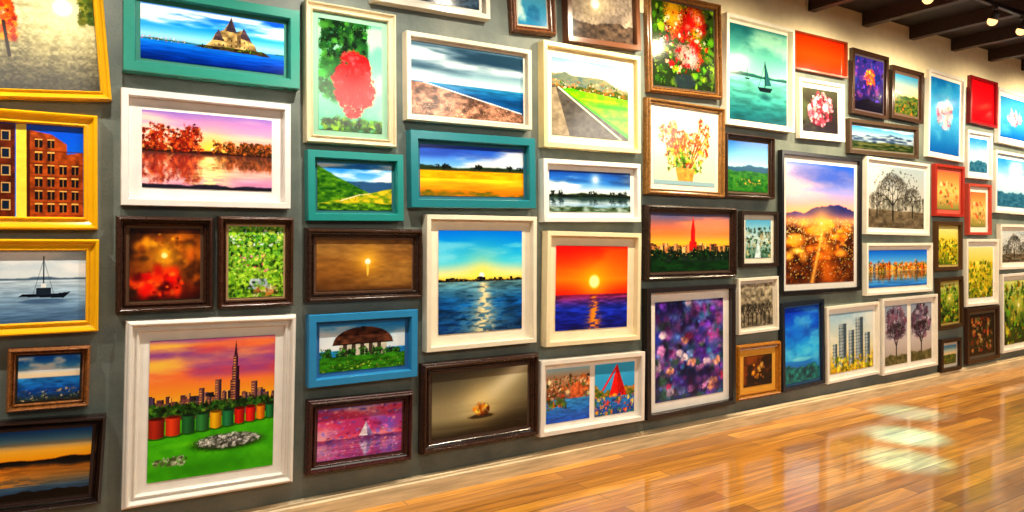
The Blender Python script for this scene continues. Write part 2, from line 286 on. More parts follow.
def red_sunset(p):
    p.g([(0,'#181c5a'),(.42,'#f83008'),(.6,'#ff7a08'),(.8,'#f8480c'),(1,'#d81810')]); p.cl(.6,1,'#ff7a18',.5,1.5,4); p.sun(.52,.57,.08,'#fffbb0',.22,'#ffb818'); p.sea(.42,[(0,'#1a2474'),(.25,'#2c3ea0'),(.42,'#8a3450')],.9); p.st(.52,.41,.07,'#ff9a30')
def village(p):
    p.g([(0,'#2a6ab0'),(.6,'#8a6048'),(.85,'#b8a088'),(1,'#9ac0d0')]); p.b(90,0,1,.42,.85,.05,['#9a4424','#c87844','#5a4030','#e0c8a0','#3a5a30']); p.po([(.55,.42),(.55,.62),(.7,.74),(.85,.62),(.85,.42)],'#b86a48',.4); p.sea(.42,[(0,'#1854a4'),(.42,'#4a8cc0')],.6); p.b(30,0,.45,.25,.42,.05,['#6a8a30','#a85a28','#3c4c24'])
def red_cone(p):
    p.g([(0,'#2a6ab0'),(.5,'#4a98c8'),(1,'#50a8dc')]); p.ri(.5,.1,4,'#2a5a30','#c88a3a'); p.po([(.35,.35),(.8,.35),(.55,.98)],'#d42418',.4); p.li(.2,.5,.55,.95,.02,'#d42418'); p.po([(.58,.35),(.8,.35),(.55,.98)],'#a01810',.3); p.sea(.35,[(0,'#1c4a88'),(.35,'#3a80b8')],.7); p.b(60,0,1,0,.38,.05,['#c84a28','#e88a30','#2c6a50','#f0d060','#284c80'])
def bouquet(p):
    p.g([(0,'#24341c'),(1,'#3a4a20')]); p.b(120,0,1,0,1,.06,GR+['#1c2410']); p.b(26,.15,.85,.2,.95,.11,['#b81018','#981018','#e08a74','#d8b0b0','#c89030'],1,'o',0); p.b(100,.1,.9,.15,.95,.03,['#f0c8b8','#7a0c14','#d83028','#2c4c18'],1,'o'); p.bl(.5,.08,.2,.1,'#2a3440',.8)
def dry_flowers(p):
    p.g([(0,'#d8ccac'),(1,'#e4dcc4')])
    for i in range(22):
        x=.08+.84*p.r.rand(); y=.55+.42*p.r.rand(); p.li(.5+.1*(x-.5),.15,x,y,.007,'#7a4a20'); p.b(12,x-.04,x+.04,y-.22,y,.034,['#b8502c','#d87830','#88341c','#d8a060'])
    p.b(60,.22,.78,.18,.5,.045,GR[1:]+['#a8b060','#c86028']); p.po([(.38,.05),(.62,.05),(.66,.24),(.34,.24)],'#b08a50',.4); p.re(0,1,0,.06,'#8aa0a8')
def red_tower(p):
    p.g([(0,'#2a2418'),(.5,'#ffb050'),(.65,'#f08050'),(1,'#4a5a80')]); p.cl(.5,1,'#e09070',.7,1.5,6); p.ri(.46,.04,5,'#2c3a30','#1c281e'); p.ci(.4,.1,50,['#5a3a2c','#3a3030','#98684a','#b89068']); p.po([(.49,.35),(.49,.7),(.52,.97),(.55,.7),(.55,.35)],'#b81c1c'); p.po([(.52,.35),(.52,.97),(.55,.7),(.55,.35)],'#e83830'); p.po([(.47,.35),(.47,.5),(.5,.56),(.57,.5),(.57,.35)],'#a82820',.4); p.tr(.2,.2,36,['#142c12','#24401a','#0c180a'],0,1,.045); p.ri(.18,.05,5,'#1c4018','#0e280c'); p.b(24,0,1,.25,.42,.01,['#ffb040','#f8e0b0'])
def purple_floral(p):
    p.g([(0,'#2a3468'),(1,'#6a5a90')]); p.cl(0,1,'#a890c8',.6,3,5)
    p.b(170,0,1,0,1,.11,['#5a3a98','#8a4080','#24387c','#a870a8','#6a84c8','#1a1838','#3a7090','#3a6048'],1,None,1,1); p.cl(.5,1,'#8a3c70',.5,2,3)
    for i in range(34):
        x=p.r.rand(); y=p.r.rand(); c=['#c890c8','#a04468','#88a0e0','#d8a088','#7048a8','#e0c8e0'][p.r.randint(6)]; p.b(7,x-.05,x+.05,y-.03,y+.03,.05,[c,c],1,'o',1,1)
    p.tx(.45,14,22); p.cl(0,1,'#140f2c',.5,5,6)
def teal_boats(p):
    p.g([(0,'#2a746c'),(.45,'#6aa494'),(.5,'#88bca8'),(1,'#2c6468')]); p.cl(.5,1,'#a8ccb4',.7,2,4); p.cl(.5,1,'#1c484e',.6,2,4); p.ri(.5,.015,5,'#24504e'); p.sea(.47,[(0,'#1c545c'),(.47,'#74aca0')],.5,6,30)
    p.po([(.48,.38),(.74,.38),(.7,.33),(.52,.33)],'#10242a'); p.li(.61,.38,.61,.66,.006,'#10242a'); p.po([(.62,.4),(.62,.64),(.72,.41)],'#285458'); p.li(.61,.64,.5,.38,.003,'#10242a'); p.bl(.61,.28,.13,.05,'#153a40',.6,0,1); p.po([(.26,.46),(.36,.46),(.34,.44),(.28,.44)],'#1c4044'); p.li(.31,.46,.31,.55,.004,'#1c4044')
def blue_land(p):
    p.g([(0,'#3a6a2c'),(.5,'#a8ccdc'),(1,'#1c64a0')]); p.ri(.5,.05,3,'#2c5870'); p.ri(.42,.04,3,'#1c5228','#4a7a30'); p.b(20,.2,.8,.1,.25,.03,['#b87a3a','#2a4a20','#d8b060'])
def creek(p):
    p.g([(0,'#4a6a5a'),(.5,'#b8c8c8'),(1,'#5a90b0')]); p.b(110,0,1,0,.8,.06,['#2a4a30','#6a8078','#a8a080','#1a2818']); p.po([(.35,0),(.6,0),(.52,.5),(.48,.5)],'#b8ccd0',.3)
def gray_wood(p):
    p.g([(0,'#6a6458'),(1,'#908878')]); 
    for i in range(7): p.tree(.1+.13*i,.05,.2,'#34302a',3)
    p.tx(.7,14,14)
def gold_dark(p):
    p.g([(0,'#1a1008'),(1,'#38240e')]); p.cl(0,1,'#98581c',.7,3,3); p.b(16,.3,.7,.25,.7,.1,['#c88a28','#5a2c10','#b09058'])
def red_plain(p):
    p.g([(0,'#b8300c'),(.5,'#dc4414'),(1,'#c83410')]); p.cl(0,1,'#e8642c',.3,1.5,1.5)
def pink_flower(p):
    p.g([(0,'#2a2028'),(1,'#4a4a3c')]); p.cl(0,1,'#6a7a58',.5,2,3); p.b(60,.15,.85,.15,.9,.1,['#d08a98','#a04858','#e0c0c4','#6a2c3c'],1,'o')
def mountain_city(p):
    p.g([(0,'#3a2014'),(.56,'#ffb878'),(.65,'#f0a8a0'),(.76,'#9a98d0'),(1,'#3464b8')]); p.cl(.64,1,'#f8c8c0',.75,1.5,6); p.cl(.76,1,'#4458a4',.6,2,4)
    top=.575+.08*np.exp(-((p.U-.7)/.4)**2)+.06*(p.n1(4,6)-.5); m=ss(-p.e,p.e*2,top-p.V); t=p.n(5,9,5)[...,None]; hz=ss(.48,.66,p.V)[...,None]
    p.mix(m,(hx('#a07078')*(1-hz)+hx('#343c74')*hz)*(1.1-.3*t))
    m=1-ss(.42,.58,p.V+.04*(p.n(6,2)-.5)); t=p.n(7,16,5)[...,None]; p.mix(m,hx('#2c1810')*(1-t)+hx('#7a4824')*t)
    p.b(120,0,1,0,.48,.04,['#4a2818','#6a3c1c','#2c1c18','#3a3038','#84502a'],.6,None,1,1)
    p.b(26,0,1,.2,.5,.14,['#f0983c','#e88030','#ffb860'],.4,None,1,1)
    p.mix(np.exp(-((p.U-.5-.25*(.45-p.V))/(.03+.22*(.45-p.V).clip(0)))**2)*(p.V<.46)*.5,'#d87c30'); p.mix(np.exp(-((p.U-.52+.35*(.45-p.V))/(.012+.05*(.45-p.V).clip(0)))**2)*(p.V<.46)*.7,'#ffc070')
    p.b(230,0,1,.04,.53,.011,['#ffd880','#ffa840','#fff4c0'],1,None,1,1); p.b(120,0,1,.36,.54,.008,['#fff4c8','#ffd890']); p.mix(np.exp(-((p.V-.52)/.035)**2)*.5,'#ffc880'); p.sun(.5,.5,.01,'#fff0c8',.12,'#ffc070')
def deep_blue(p):
    p.g([(0,'#103f70'),(.4,'#3098e0'),(.7,'#1c74d0'),(1,'#0838a0')]); p.cl(0,1,'#a0e0f8',.5,2,6); p.cl(0,1,'#082c80',.5,2,6); p.ri(.2,.06,4,'#0e4048','#2a8a84'); p.bl(.5,.3,.3,.03,'#b0ecf8',.5,.3)
def towers(p):
    p.g([(0,'#a8883c'),(.4,'#d8d0b0'),(1,'#98b4c8')]); p.cl(.5,1,'#ece8dc',.6,2,3)
    for x,w,h in((.06,.1,.5),(.2,.17,.82),(.42,.13,.7),(.58,.18,.9),(.8,.12,.62)):
        p.re(x,x+w,.1,h,'#8a9498',.2); p.re(x+w*.6,x+w,.1,h,'#4c5860',.2)
        for j in range(14):
            if .14+j*.055<h-.02: p.li(x,.14+j*.055,x+w,.14+j*.055,.005,'#48545c')
        p.li(x+w*.3,.1,x+w*.3,h,.006,'#b8c0c0')
    p.b(60,0,1,0,.28,.05,['#c8a030','#7a8434','#e8c850','#4a5a24'])
def purple_bal(p):
    p.g([(0,'#1c1434'),(1,'#4a4088')]); p.b(60,0,1,0,1,.08,['#5a4098','#281c58','#7a4a78','#1f3c78']); p.b(30,.35,.7,.5,.8,.05,['#d05a30','#e0a040','#984048'],1,'o'); p.ri(.18,.05,4,'#141020')
def land_small(p):
    p.g([(0,'#5a4a24'),(.5,'#d8b890'),(1,'#4a88ac')]); p.ri(.5,.06,3,'#2c4a28','#6a6a34'); p.b(24,0,1,0,.35,.05,['#986430','#1c3414'])
def pano_mtn(p):
    p.g([(0,'#3a4a3c'),(.5,'#b8c4c8'),(1,'#4a80b0')]); p.cl(.5,1,'#f0f0f0',.6); p.ri(.62,.14,4,'#3a4a60','#98a4b0'); p.ri(.35,.05,5,'#24341c','#5a5c40')
def bare_tree(p):
    p.g([(0,'#8a8074'),(.35,'#b8b4ac'),(1,'#98a4ac')]); p.cl(.4,1,'#d8d8d4',.6,2,3); p.tr(.3,.25,20,['#7a7870','#5c5a54','#8a8a82'],0,1,.05); p.ri(.28,.02,4,'#4c4438','#7a7060')
    p.tree(.42,.14,.22,'#1f1b18',6,.76,.66); p.b(150,.1,.9,.45,.95,.022,['#3a3630','#5a564e','#7a7870'],1,'o'); p.tree(.78,.18,.16,'#2c2824',5,.74,.6); p.tree(.14,.18,.14,'#2c2824',4,.74,.6)
def city_refl(p):
    p.g([(0,'#2a4a7a'),(.5,'#e8b870'),(.7,'#68a0d8'),(1,'#1c60b8')]); p.ci(.52,.2,14,['#5a5a64','#98603c','#4a5a70']); p.tr(.46,.26,30,['#c87a1c','#3a5a24','#b8501c','#d8a034','#6a3418'],0,1,.045); p.wa(.44,'#1c4c80',.2)
def tree_pair(p):
    p.g([(0,'#989088'),(.4,'#b8b0b0'),(1,'#8890a0')]); p.b(90,.05,.95,.4,.98,.07,['#6a4c5c','#88707c','#5a5464','#a098a4','#4a3c48'],1,'o'); p.tree(.5,.1,.2,'#2c2428',5,.72); p.ri(.16,.03,4,'#4a4a34','#7a7458')
def blue_pink(p):
    p.g([(0,'#1c5c90'),(.5,'#5a9cc0'),(1,'#2474ac')]); p.b(60,.25,.75,.35,.7,.07,['#d890a0','#e8c8b8','#a84c60','#78b0cc'],1,'o'); p.cl(0,1,'#8ac0d8',.4,2,3)
def sunrise_s(p):
    p.g([(0,'#7a7a4c'),(.5,'#e8b478'),(1,'#c0704c')]); p.b(30,.1,.9,.1,.7,.07,['#d8b890','#b8503a','#6a6a3c'])
def meadow(p):
    p.g([(0,'#5a6a1c'),(.5,'#c8b440'),(1,'#d8d098')]); p.b(120,0,1,0,.7,.06,['#b89420','#6a7a1c','#d8c460','#3a4a14'])
def forest(p):
    p.g([(0,'#203014'),(.6,'#7a8a3c'),(1,'#c8cc88')]); p.b(120,0,1,0,.95,.06,GR+['#98742c','#142010','#b8a848']); p.sun(.5,.6,.03,'#fff4c0',.12,'#d8c878')
def crimson(p):
    p.g([(0,'#981020'),(1,'#b81828')]); p.cl(0,1,'#c82834',.3,1.5,1.5)
def haze_blue(p):
    p.g([(0,'#6a98b8'),(.5,'#c0d0dc'),(1,'#3a80c0')]); p.cl(0,1,'#e8f0f4',.5,2,3); p.ri(.3,.06,4,'#4a7488','#2a5468')
def dark_bloom(p):
    p.g([(0,'#1c140e'),(1,'#382a1c')]); p.b(60,.1,.9,.1,.9,.08,['#783024','#a0683c','#3c4a20','#a89068','#181209'])

# ------------------------------------------------------------------ frames table
# xl,ytl,ybl, xr,ytr,ybr, frame px, colour, style, mat px, mat colour, panels, painter, label
T=[
(-62,-42,93,107,-28,102,10,'#eab018','scoop',0,None,0,path_sun,"yellow wooden frame with sunlit path and orange foliage"),
(-62,101,231,98,117,228,13,'#f4b410','scoop',0,None,0,bricks,"bright yellow frame with brown brick buildings"),
(-62,239,340,99,239,332,12,'#f4b414','scoop',0,None,0,harbor,"bright yellow frame with grey harbour and ship"),
(6,350,414,90,346,407,7,'#8a5428','ornate',2,'#2a2018',0,shore_blue,"small brown wooden frame with blue seashore"),
(-60,428,524,104,415,506,9,'#241612','ornate',3,'#3a241a',0,dusk_lake,"dark wooden frame with orange dusk over lake"),
(123,-20,70,300,11,89,11,'#2f8a78','flat',4,'#2a7868',0,castle,"teal green frame with castle on rocky island"),
(121,86,206,291,105,208,7,'#ece6de','flat',11,'#f0e8e2',0,pink_lake,"white frame with pink sunset lake and autumn trees"),
(116,216,314,214,217,310,9,'#3a2218','ornate',3,'#5a3a20',0,fireglow,"dark brown carved frame with golden red glowing forms"),
(219,216,309,295,217,306,8,'#4a2a1c','ornate',2,'#c8a070',0,garden,"brown wooden frame with green garden and pink flowers"),
(124,322,511,296,314,484,12,'#eee8de','ornate',9,'#f2ece2',0,city_lawn,"large white frame with city skyline above green lawn"),
(306,-1,141,397,14,148,8,'#dccca8','scoop',6,'#8ab89c',0,red_tree,"cream frame with red berry cluster on green"),
(308,149,221,404,155,221,8,'#1f8a84','flat',3,'#1c6a70',0,hills,"teal frame with green hills under blue sky"),
(307,228,303,424,229,299,9,'#38241a','ornate',2,'#6a4830',0,glow_sun,"dark brown frame with soft glowing sun on tan"),
(309,316,388,418,309,377,8,'#2c88c0','flat',4,'#1f6aa8',0,dome,"bright blue frame with brown domed pavilion by the sea"),
(308,402,477,414,391,461,9,'#3c1c18','ornate',2,'#5a2c24',0,pink_peak,"dark brown frame with pink and violet peak scene"),
(407,30,119,532,50,130,5,'#e0d4bc','flat',2,'#f0e8d8',0,storm_beach,"thin cream frame with stormy pebble beach"),
(411,130,207,536,138,209,9,'#1f7a84','flat',3,'#1c6478',0,gold_field,"teal frame with golden field under blue sky"),
(427,215,352,537,216,343,5,'#eee4cc','flat',10,'#f4e8d0',0,blue_sunset,"cream white frame with blue sea at sunset"),
(423,365,456,540,353,436,9,'#38221a','ornate',3,'#4a3424',0,light_glow,"dark brown frame with soft grey glow and orange object"),
(372,-78,-4,490,-58,23,6,'#e0d8c8','flat',4,'#f0ece0',0,dark_storm,"white frame with grey stormy clouds"),
(512,-50,29,556,-44,36,7,'#7a4a2c','ornate',2,'#c8b8a0',0,blue_abs,"small brown frame with pale blue abstract"),
(567,-62,40,640,-46,51,6,'#6a4028','flat',0,None,0,gray_room,"brown frame with misty grey picture"),
(544,39,147,641,57,153,5,'#ecd89c','flat',8,'#f8ecc8',0,green_road,"pale yellow frame with road beside green meadow"),
(544,158,222,641,164,222,5,'#f0ece4','flat',5,'#f4f0ea',0,snow_cloud,"white frame with bright clouds above snowy lake"),
(547,231,347,641,233,340,5,'#f0e0b8','flat',9,'#f6e6c4',0,red_sunset,"cream frame with red sunset over dark blue sea"),
(541,362,437,645,351,421,5,'#ece6dc','flat',5,'#f2eee6',[(0,.47,village),(.53,1,red_cone)],None,"white double frame with harbour village and red tent"),
(650,-12,91,723,4,99,6,'#8a5c2c','ornate',2,'#3a2a18',0,bouquet,"golden brown wooden frame with red flower bouquet"),
(649,96,194,726,108,198,6,'#8f6430','ornate',5,'#efe6d0',0,dry_flowers,"golden brown wooden frame with dried orange flowers in vase"),
(648,204,281,738,208,277,6,'#34221a','ornate',2,'#4a3020',0,red_tower,"dark frame with red tower above the city"),
(648,289,421,736,284,404,5,'#241c1c','flat',9,'#f0ece8',0,purple_floral,"black frame with purple floral abstract, white mat"),
(727,11,125,795,30,132,4,'#f0ead8','flat',3,'#e0dcc8',0,teal_boats,"white frame with small boat on teal water"),
(727,131,198,776,138,199,5,'#3c281c','ornate',2,'#5a4430',0,blue_land,"dark brown frame with blue landscape"),
(742,210,268,779,212,266,4,'#2c2018','flat',5,'#e0dac8',0,creek,"small dark frame with creek picture, cream mat"),
(739,279,335,779,276,330,3,'#e8e0d0','flat',3,'#d8d0c0',0,gray_wood,"small white frame with grey bare woods"),
(738,346,402,782,341,394,6,'#a86a1c','ornate',6,'#dc9c28',0,gold_dark,"small golden frame with gold mat and dark picture"),
(795,29,69,848,43,78,2,'#8a3c1c','flat',0,None,0,red_plain,"red orange canvas in thin reddish brown frame"),
(800,77,138,845,85,142,3,'#efe8dc','flat',5,'#f2ece0',0,pink_flower,"white frame with pink flower on dark ground"),
(782,149,296,862,159,290,4,'#1c1a1c','flat',6,'#dcd6d0',0,mountain_city,"large black frame with mountain city lights at dusk"),
(783,303,393,825,299,383,4,'#1c2430','flat',2,'#2c5a8a',0,deep_blue,"dark frame with deep blue water picture"),
(827.5,308,384,880,301,374,3,'#ece4d4','flat',5,'#f0eadc',0,towers,"white frame with tall grey towers above golden trees"),
(853,47,113,889,57,120,4,'#3a2418','flat',2,'#4a3a40',0,purple_bal,"dark brown frame with purple night picture"),
(893,64,118,924,73,124,4,'#3c2618','flat',3,'#5a4030',0,land_small,"brown frame with small landscape"),
(850,118,153,919,127,159,4,'#4a3828','flat',2,'#6a6050',0,pano_mtn,"dark frame with wide mountain panorama"),
(867,156,234,930,164,236,3,'#ece4d8','flat',4,'#f0ece0',0,bare_tree,"white frame with grey wooded landscape and bare trees"),
(867,243,296,933,243,291,3,'#f0e8d8','flat',4,'#e8e4d8',0,city_refl,"white frame with autumn trees reflected in water"),
(883,300,375,938,293,366,3,'#e8e2d6','flat',5,'#efeadf',[(0,.46,tree_pair),(.54,1,tree_pair)],None,"white double frame with two purple grey trees"),
(929,67,157,965,80,162,3,'#f0e8dc','flat',3,'#ece8dc',0,blue_pink,"white frame with pink bloom on blue"),
(936,163,216,965,167,217,3,'#a82c20','flat',4,'#c84a34',0,sunrise_s,"red frame with warm sunrise picture"),
(937,221,271,963,222,270,4,'#4a3018','flat',2,'#c8a850',0,meadow,"brown frame with yellow meadow"),
(939,278,331,964,276,326,4,'#3c2814','flat',2,'#b89840',0,forest,"brown frame with golden green forest"),
(942,340,373,962,337,369,4,'#2a1c14','flat',3,'#c8c0b0',0,land_small,"tiny dark frame with small landscape"),
(971,74,123,998,83,128,3,'#8a1018','flat',0,None,0,crimson,"crimson red canvas in dark red frame"),
(968,129,178,993,134,180,3,'#e8e4dc','flat',4,'#e4ecf0',0,haze_blue,"white frame with hazy blue picture"),
(969,183,235,992,185,235,3,'#b84434','flat',5,'#ece0d0',0,sunrise_s,"red frame with pale mat and warm picture"),
(967,239,307,999,239,304,3,'#efe8da','flat',5,'#f0ece0',0,meadow,"white frame with yellow green meadow"),
(968,309,365,1000,305,358,4,'#3a2416','flat',3,'#5a4a30',0,dark_bloom,"brown frame with dark blooms"),
(999,86,143,1034,98,149,3,'#efe6e0','flat',4,'#ece4e0',0,blue_pink,"white frame with blue and pink picture"),
(996,149,213,1034,157,215,3,'#ece4da','flat',4,'#b8d0e0',0,haze_blue,"white frame with pale blue mat and hazy picture"),
(1001,224,270,1036,225,268,3,'#efe6d8','flat',4,'#efe8d8',0,bare_tree,"white frame with bare winter tree"),
(1003,274,354,1038,272,346,3,'#ece6da','flat',4,'#e8e4d4',0,forest,"white frame with green forest"),
]
PROF={'flat':[(0,0),(0,.92),(.06,1),(.86,1),(.94,.9),(1,.6),(1,.05)],
'scoop':[(0,0),(0,.8),(.05,.92),(.14,1),(.26,.96),(.4,.74),(.65,.62),(.78,.66),(.88,.78),(.96,.72),(1,.55),(1,.05)],
'ornate':[(0,0),(0,.55),(.05,.66),(.12,.68),(.15,.85),(.22,.97),(.32,1),(.42,.95),(.5,.8),(.54,.62),(.72,.56),(.76,.66),(.86,.7),(.93,.64),(1,.5),(1,.05)]}
# print material
pm,N,K,bs=mat_new("print_pigment")
at=N.new('ShaderNodeAttribute'); at.attribute_name='pigment'; K.new(at.outputs['Color'],bs.inputs['Base Color'])
bs.inputs['Roughness'].default_value=.12; bs.inputs['Specular IOR Level'].default_value=.4

def moulding(w,h,fw,dep,prof,mat,parent):
    vs=[];fs=[]
    for d,hh in PROF[prof]:
        x=w/2-d*fw; z=h/2-d*fw; y=-hh*dep
        vs+=[(-x,y,-z),(x,y,-z),(x,y,z),(-x,y,z)]
    n=len(PROF[prof])
    for i in range(n-1):
        for k in range(4):
            a=i*4+k;b=i*4+(k+1)%4; fs.append((a,b,b+4,a+4))
    return obj("frame",vs,fs,mat,parent)
def print_mesh(x0,x1,z0,z1,y,W,H,fn,seed,parent,name="picture"):
    p=P(W,H,(x1-x0)/(z1-z0),seed); fn(p)
    p.c=p.c*(1+.05*(p.r.rand(H,W,1)-.5))
    p.c=np.clip(p.c,0,1); m=p.c.mean(-1,keepdims=True); p.c=np.clip(m+(p.c-m)*1.22,0,1)
    q=p.c; s3=q*q*(3-2*q); p.c=q*.4+s3*.6
    X=x0+(x1-x0)*p.U; Z=z0+(z1-z0)*p.V
    co=np.stack([X,np.full_like(X,y),Z],-1).reshape(-1,3)
    idx=np.arange(W*H).reshape(H,W)
    q=np.stack([idx[:-1,:-1],idx[:-1,1:],idx[1:,1:],idx[1:,:-1]],-1).reshape(-1,4)
    me=bpy.data.meshes.new(name); me.vertices.add(W*H); me.vertices.foreach_set('co',co.ravel().astype(np.float32))
    me.loops.add(q.size); me.loops.foreach_set('vertex_index',q.ravel().astype(np.int32))
    me.polygons.add(len(q)); me.polygons.foreach_set('loop_start',(np.arange(len(q))*4).astype(np.int32))
    try: me.polygons.foreach_set('loop_total',np.full(len(q),4,np.int32))
    except Exception: pass
    me.update(calc_edges=True)
    ca=me.color_attributes.new('pigment','FLOAT_COLOR','POINT')
    col=np.ones((W*H,4),np.float32); col[:,:3]=lin(p.c).reshape(-1,3); ca.data.foreach_set('color',col.ravel())
    me.materials.append(pm); me.validate()
    o=bpy.data.objects.new(name,me); sc.collection.objects.link(o); o.parent=parent
    return o
for i,(xl,ytl,ybl,xr,ytr,ybr,fpx,fc,sty,mpx,mc,pan,fn,lab) in enumerate(T):
    dep=.045 if xl>730 else .065
    c=[on_wall(xl,ytl,dep),on_wall(xr,ytr,dep),on_wall(xl,ybl,dep),on_wall(xr,ybr,dep)]
    uc=sum(q[0] for q in c)/4; vc=sum(q[1] for q in c)/4; z=sum(q[2] for q in c)/4
    w=(c[1][0]-c[0][0]+c[3][0]-c[2][0])/2; h=(c[0][1]-c[2][1]+c[1][1]-c[3][1])/2
    roll=math.atan(((c[1][1]-c[0][1])+(c[3][1]-c[2][1]))/2/w)
    e=bpy.data.objects.new("framed_picture",None); e.empty_display_size=.1; sc.collection.objects.link(e)
    e.location=(uc,0,vc); e.rotation_euler=(0,-roll,0)
    e["label"]=lab; e["category"]="picture frame"; e["group"]="framed pictures on the gallery wall"
    s=z/F; fw=fpx*s; mw=mpx*s
    wood=sty=='ornate' and hx(fc).mean()<.5
    moulding(w,h,fw,dep,sty,paint(fc,'wood' if wood else 'paint',.2),e)
    yb=-dep*.4
    ix=w/2-fw; iz=h/2-fw
    if mc:
        o=box("mat",-ix,ix,yb,-.002,-iz,iz,paint(mc,'paint',.8),e)
        yp=yb-.003
    else: yp=yb
    px=ix-mw; pz=iz-mw
    pw=abs(xr-xl)*2*px/w; ph=2*pz/s
    W=max(34,int(pw*2)); H=max(34,int(ph*1.8))
    if pan:
        for a,b_,f in pan:
            print_mesh(-px+2*px*a,-px+2*px*b_,-pz,pz,yp,max(24,int(W*(b_-a))),H,f,i*7+3+int(a*50),e)
    else: print_mesh(-px,px,-pz,pz,yp,W,H,fn,i*7+3,e)

# ------------------------------------------------------------------ room
X0,X1,YF,ZC=-3.0,15.0,-8.0,3.56
def struct(o): o["kind"]="structure"; return o
wm,N,K,b=mat_new("wall_paint")
tc=N.new('ShaderNodeTexCoord'); nz=N.new('ShaderNodeTexNoise'); K.new(tc.outputs['Object'],nz.inputs[0]); nz.inputs['Scale'].default_value=2.2; nz.inputs['Detail'].default_value=9; nz.inputs['Roughness'].default_value=.65
cr=N.new('ShaderNodeValToRGB'); K.new(nz.outputs[0],cr.inputs[0]); K.new(cr.outputs[0],b.inputs['Base Color'])
cr.color_ramp.elements[0].position=.32; cr.color_ramp.elements[0].color=L('#4a5753'); cr.color_ramp.elements[1].position=.7; cr.color_ramp.elements[1].color=L('#7a8074')
nz2=N.new('ShaderNodeTexNoise'); nz2.inputs['Scale'].default_value=90; nz2.inputs['Detail'].default_value=4; K.new(tc.outputs['Object'],nz2.inputs[0]); bp=N.new('ShaderNodeBump'); bp.inputs['Strength'].default_value=.2; bp.inputs['Distance'].default_value=.01; K.new(nz2.outputs[0],bp.inputs['Height']); K.new(bp.outputs[0],b.inputs['Normal'])
b.inputs['Roughness'].default_value=.55
struct(box("wall_back",X0,X1,0,.15,0,ZC,wm))
struct(box("wall_left",X0-.15,X0,YF,0,0,ZC,wm))
struct(box("wall_right",X1,X1+.15,YF,0,0,ZC,wm))
struct(box("lamplight_band_1",X0,X1,-.006,0,3.1,ZC,paint('#fbe8bc','paint',.7)))  # added board; its cream colour stands in for lamplight on the upper wall
# floor
fm,N,K,b=mat_new("floor_wood")
tc=N.new('ShaderNodeTexCoord'); br=N.new('ShaderNodeTexBrick'); K.new(tc.outputs['Object'],br.inputs[0])
br.inputs['Scale'].default_value=1; br.inputs['Brick Width'].default_value=1.6; br.inputs['Row Height'].default_value=.11; br.inputs['Mortar Size'].default_value=.002; br.inputs['Mortar Smooth'].default_value=.4; br.offset=.37
br.inputs['Color1'].default_value=L('#f2a83e'); br.inputs['Color2'].default_value=L('#ac6a20'); br.inputs['Mortar'].default_value=L('#44240c')
mp=N.new('ShaderNodeMapping'); mp.inputs['Scale'].default_value=(1.0,14,1); K.new(tc.outputs['Object'],mp.inputs[0])
nz=N.new('ShaderNodeTexNoise'); nz.inputs['Scale'].default_value=2; nz.inputs['Detail'].default_value=9; nz.inputs['Distortion'].default_value=.6; K.new(mp.outputs[0],nz.inputs[0])
cr=N.new('ShaderNodeValToRGB'); K.new(nz.outputs[0],cr.inputs[0]); cr.color_ramp.elements[0].position=.3; cr.color_ramp.elements[0].color=(.55,.5,.42,1); cr.color_ramp.elements[1].position=.7; cr.color_ramp.elements[1].color=(1.2,1.18,1.05,1)
mx=N.new('ShaderNodeMix'); mx.data_type='RGBA'; mx.blend_type='MULTIPLY'; mx.inputs[0].default_value=1
K.new(br.outputs['Color'],mx.inputs[6]); K.new(cr.outputs[0],mx.inputs[7]); K.new(mx.outputs[2],b.inputs['Base Color'])
b.inputs['Roughness'].default_value=.4; b.inputs['Coat Weight'].default_value=1; b.inputs['Coat Roughness'].default_value=.1; b.inputs['Coat IOR'].default_value=1.65
bp=N.new('ShaderNodeBump'); bp.inputs['Strength'].default_value=.25; bp.inputs['Distance'].default_value=.004
nz3=N.new('ShaderNodeTexNoise'); nz3.inputs['Scale'].default_value=7; K.new(tc.outputs['Object'],nz3.inputs[0])
ad=N.new('ShaderNodeMath'); ad.operation='SUBTRACT'; K.new(nz3.outputs[0],ad.inputs[0]); K.new(br.outputs['Fac'],ad.inputs[1])
K.new(ad.outputs[0],bp.inputs['Height']); K.new(bp.outputs[0],b.inputs['Normal']); K.new(bp.outputs[0],b.inputs['Coat Normal'])
struct(box("floor",X0,X1,YF,.15,-.1,0,fm))
bbm=paint('#dcc49a','board',.45)
vs=[];pr=[(0,0),(-.035,0),(-.035,.085),(-.026,.093),(-.026,.103),(-.014,.115),(0,.115)]
for x in(X0,X1): vs+=[(x,y,z) for y,z in pr]
n=len(pr); fs=[(i,(i+1)%n,(i+1)%n+n,i+n) for i in range(n)]+[tuple(range(n)),tuple(range(2*n-1,n-1,-1))]
struct(obj("baseboard_back",vs,fs,bbm))
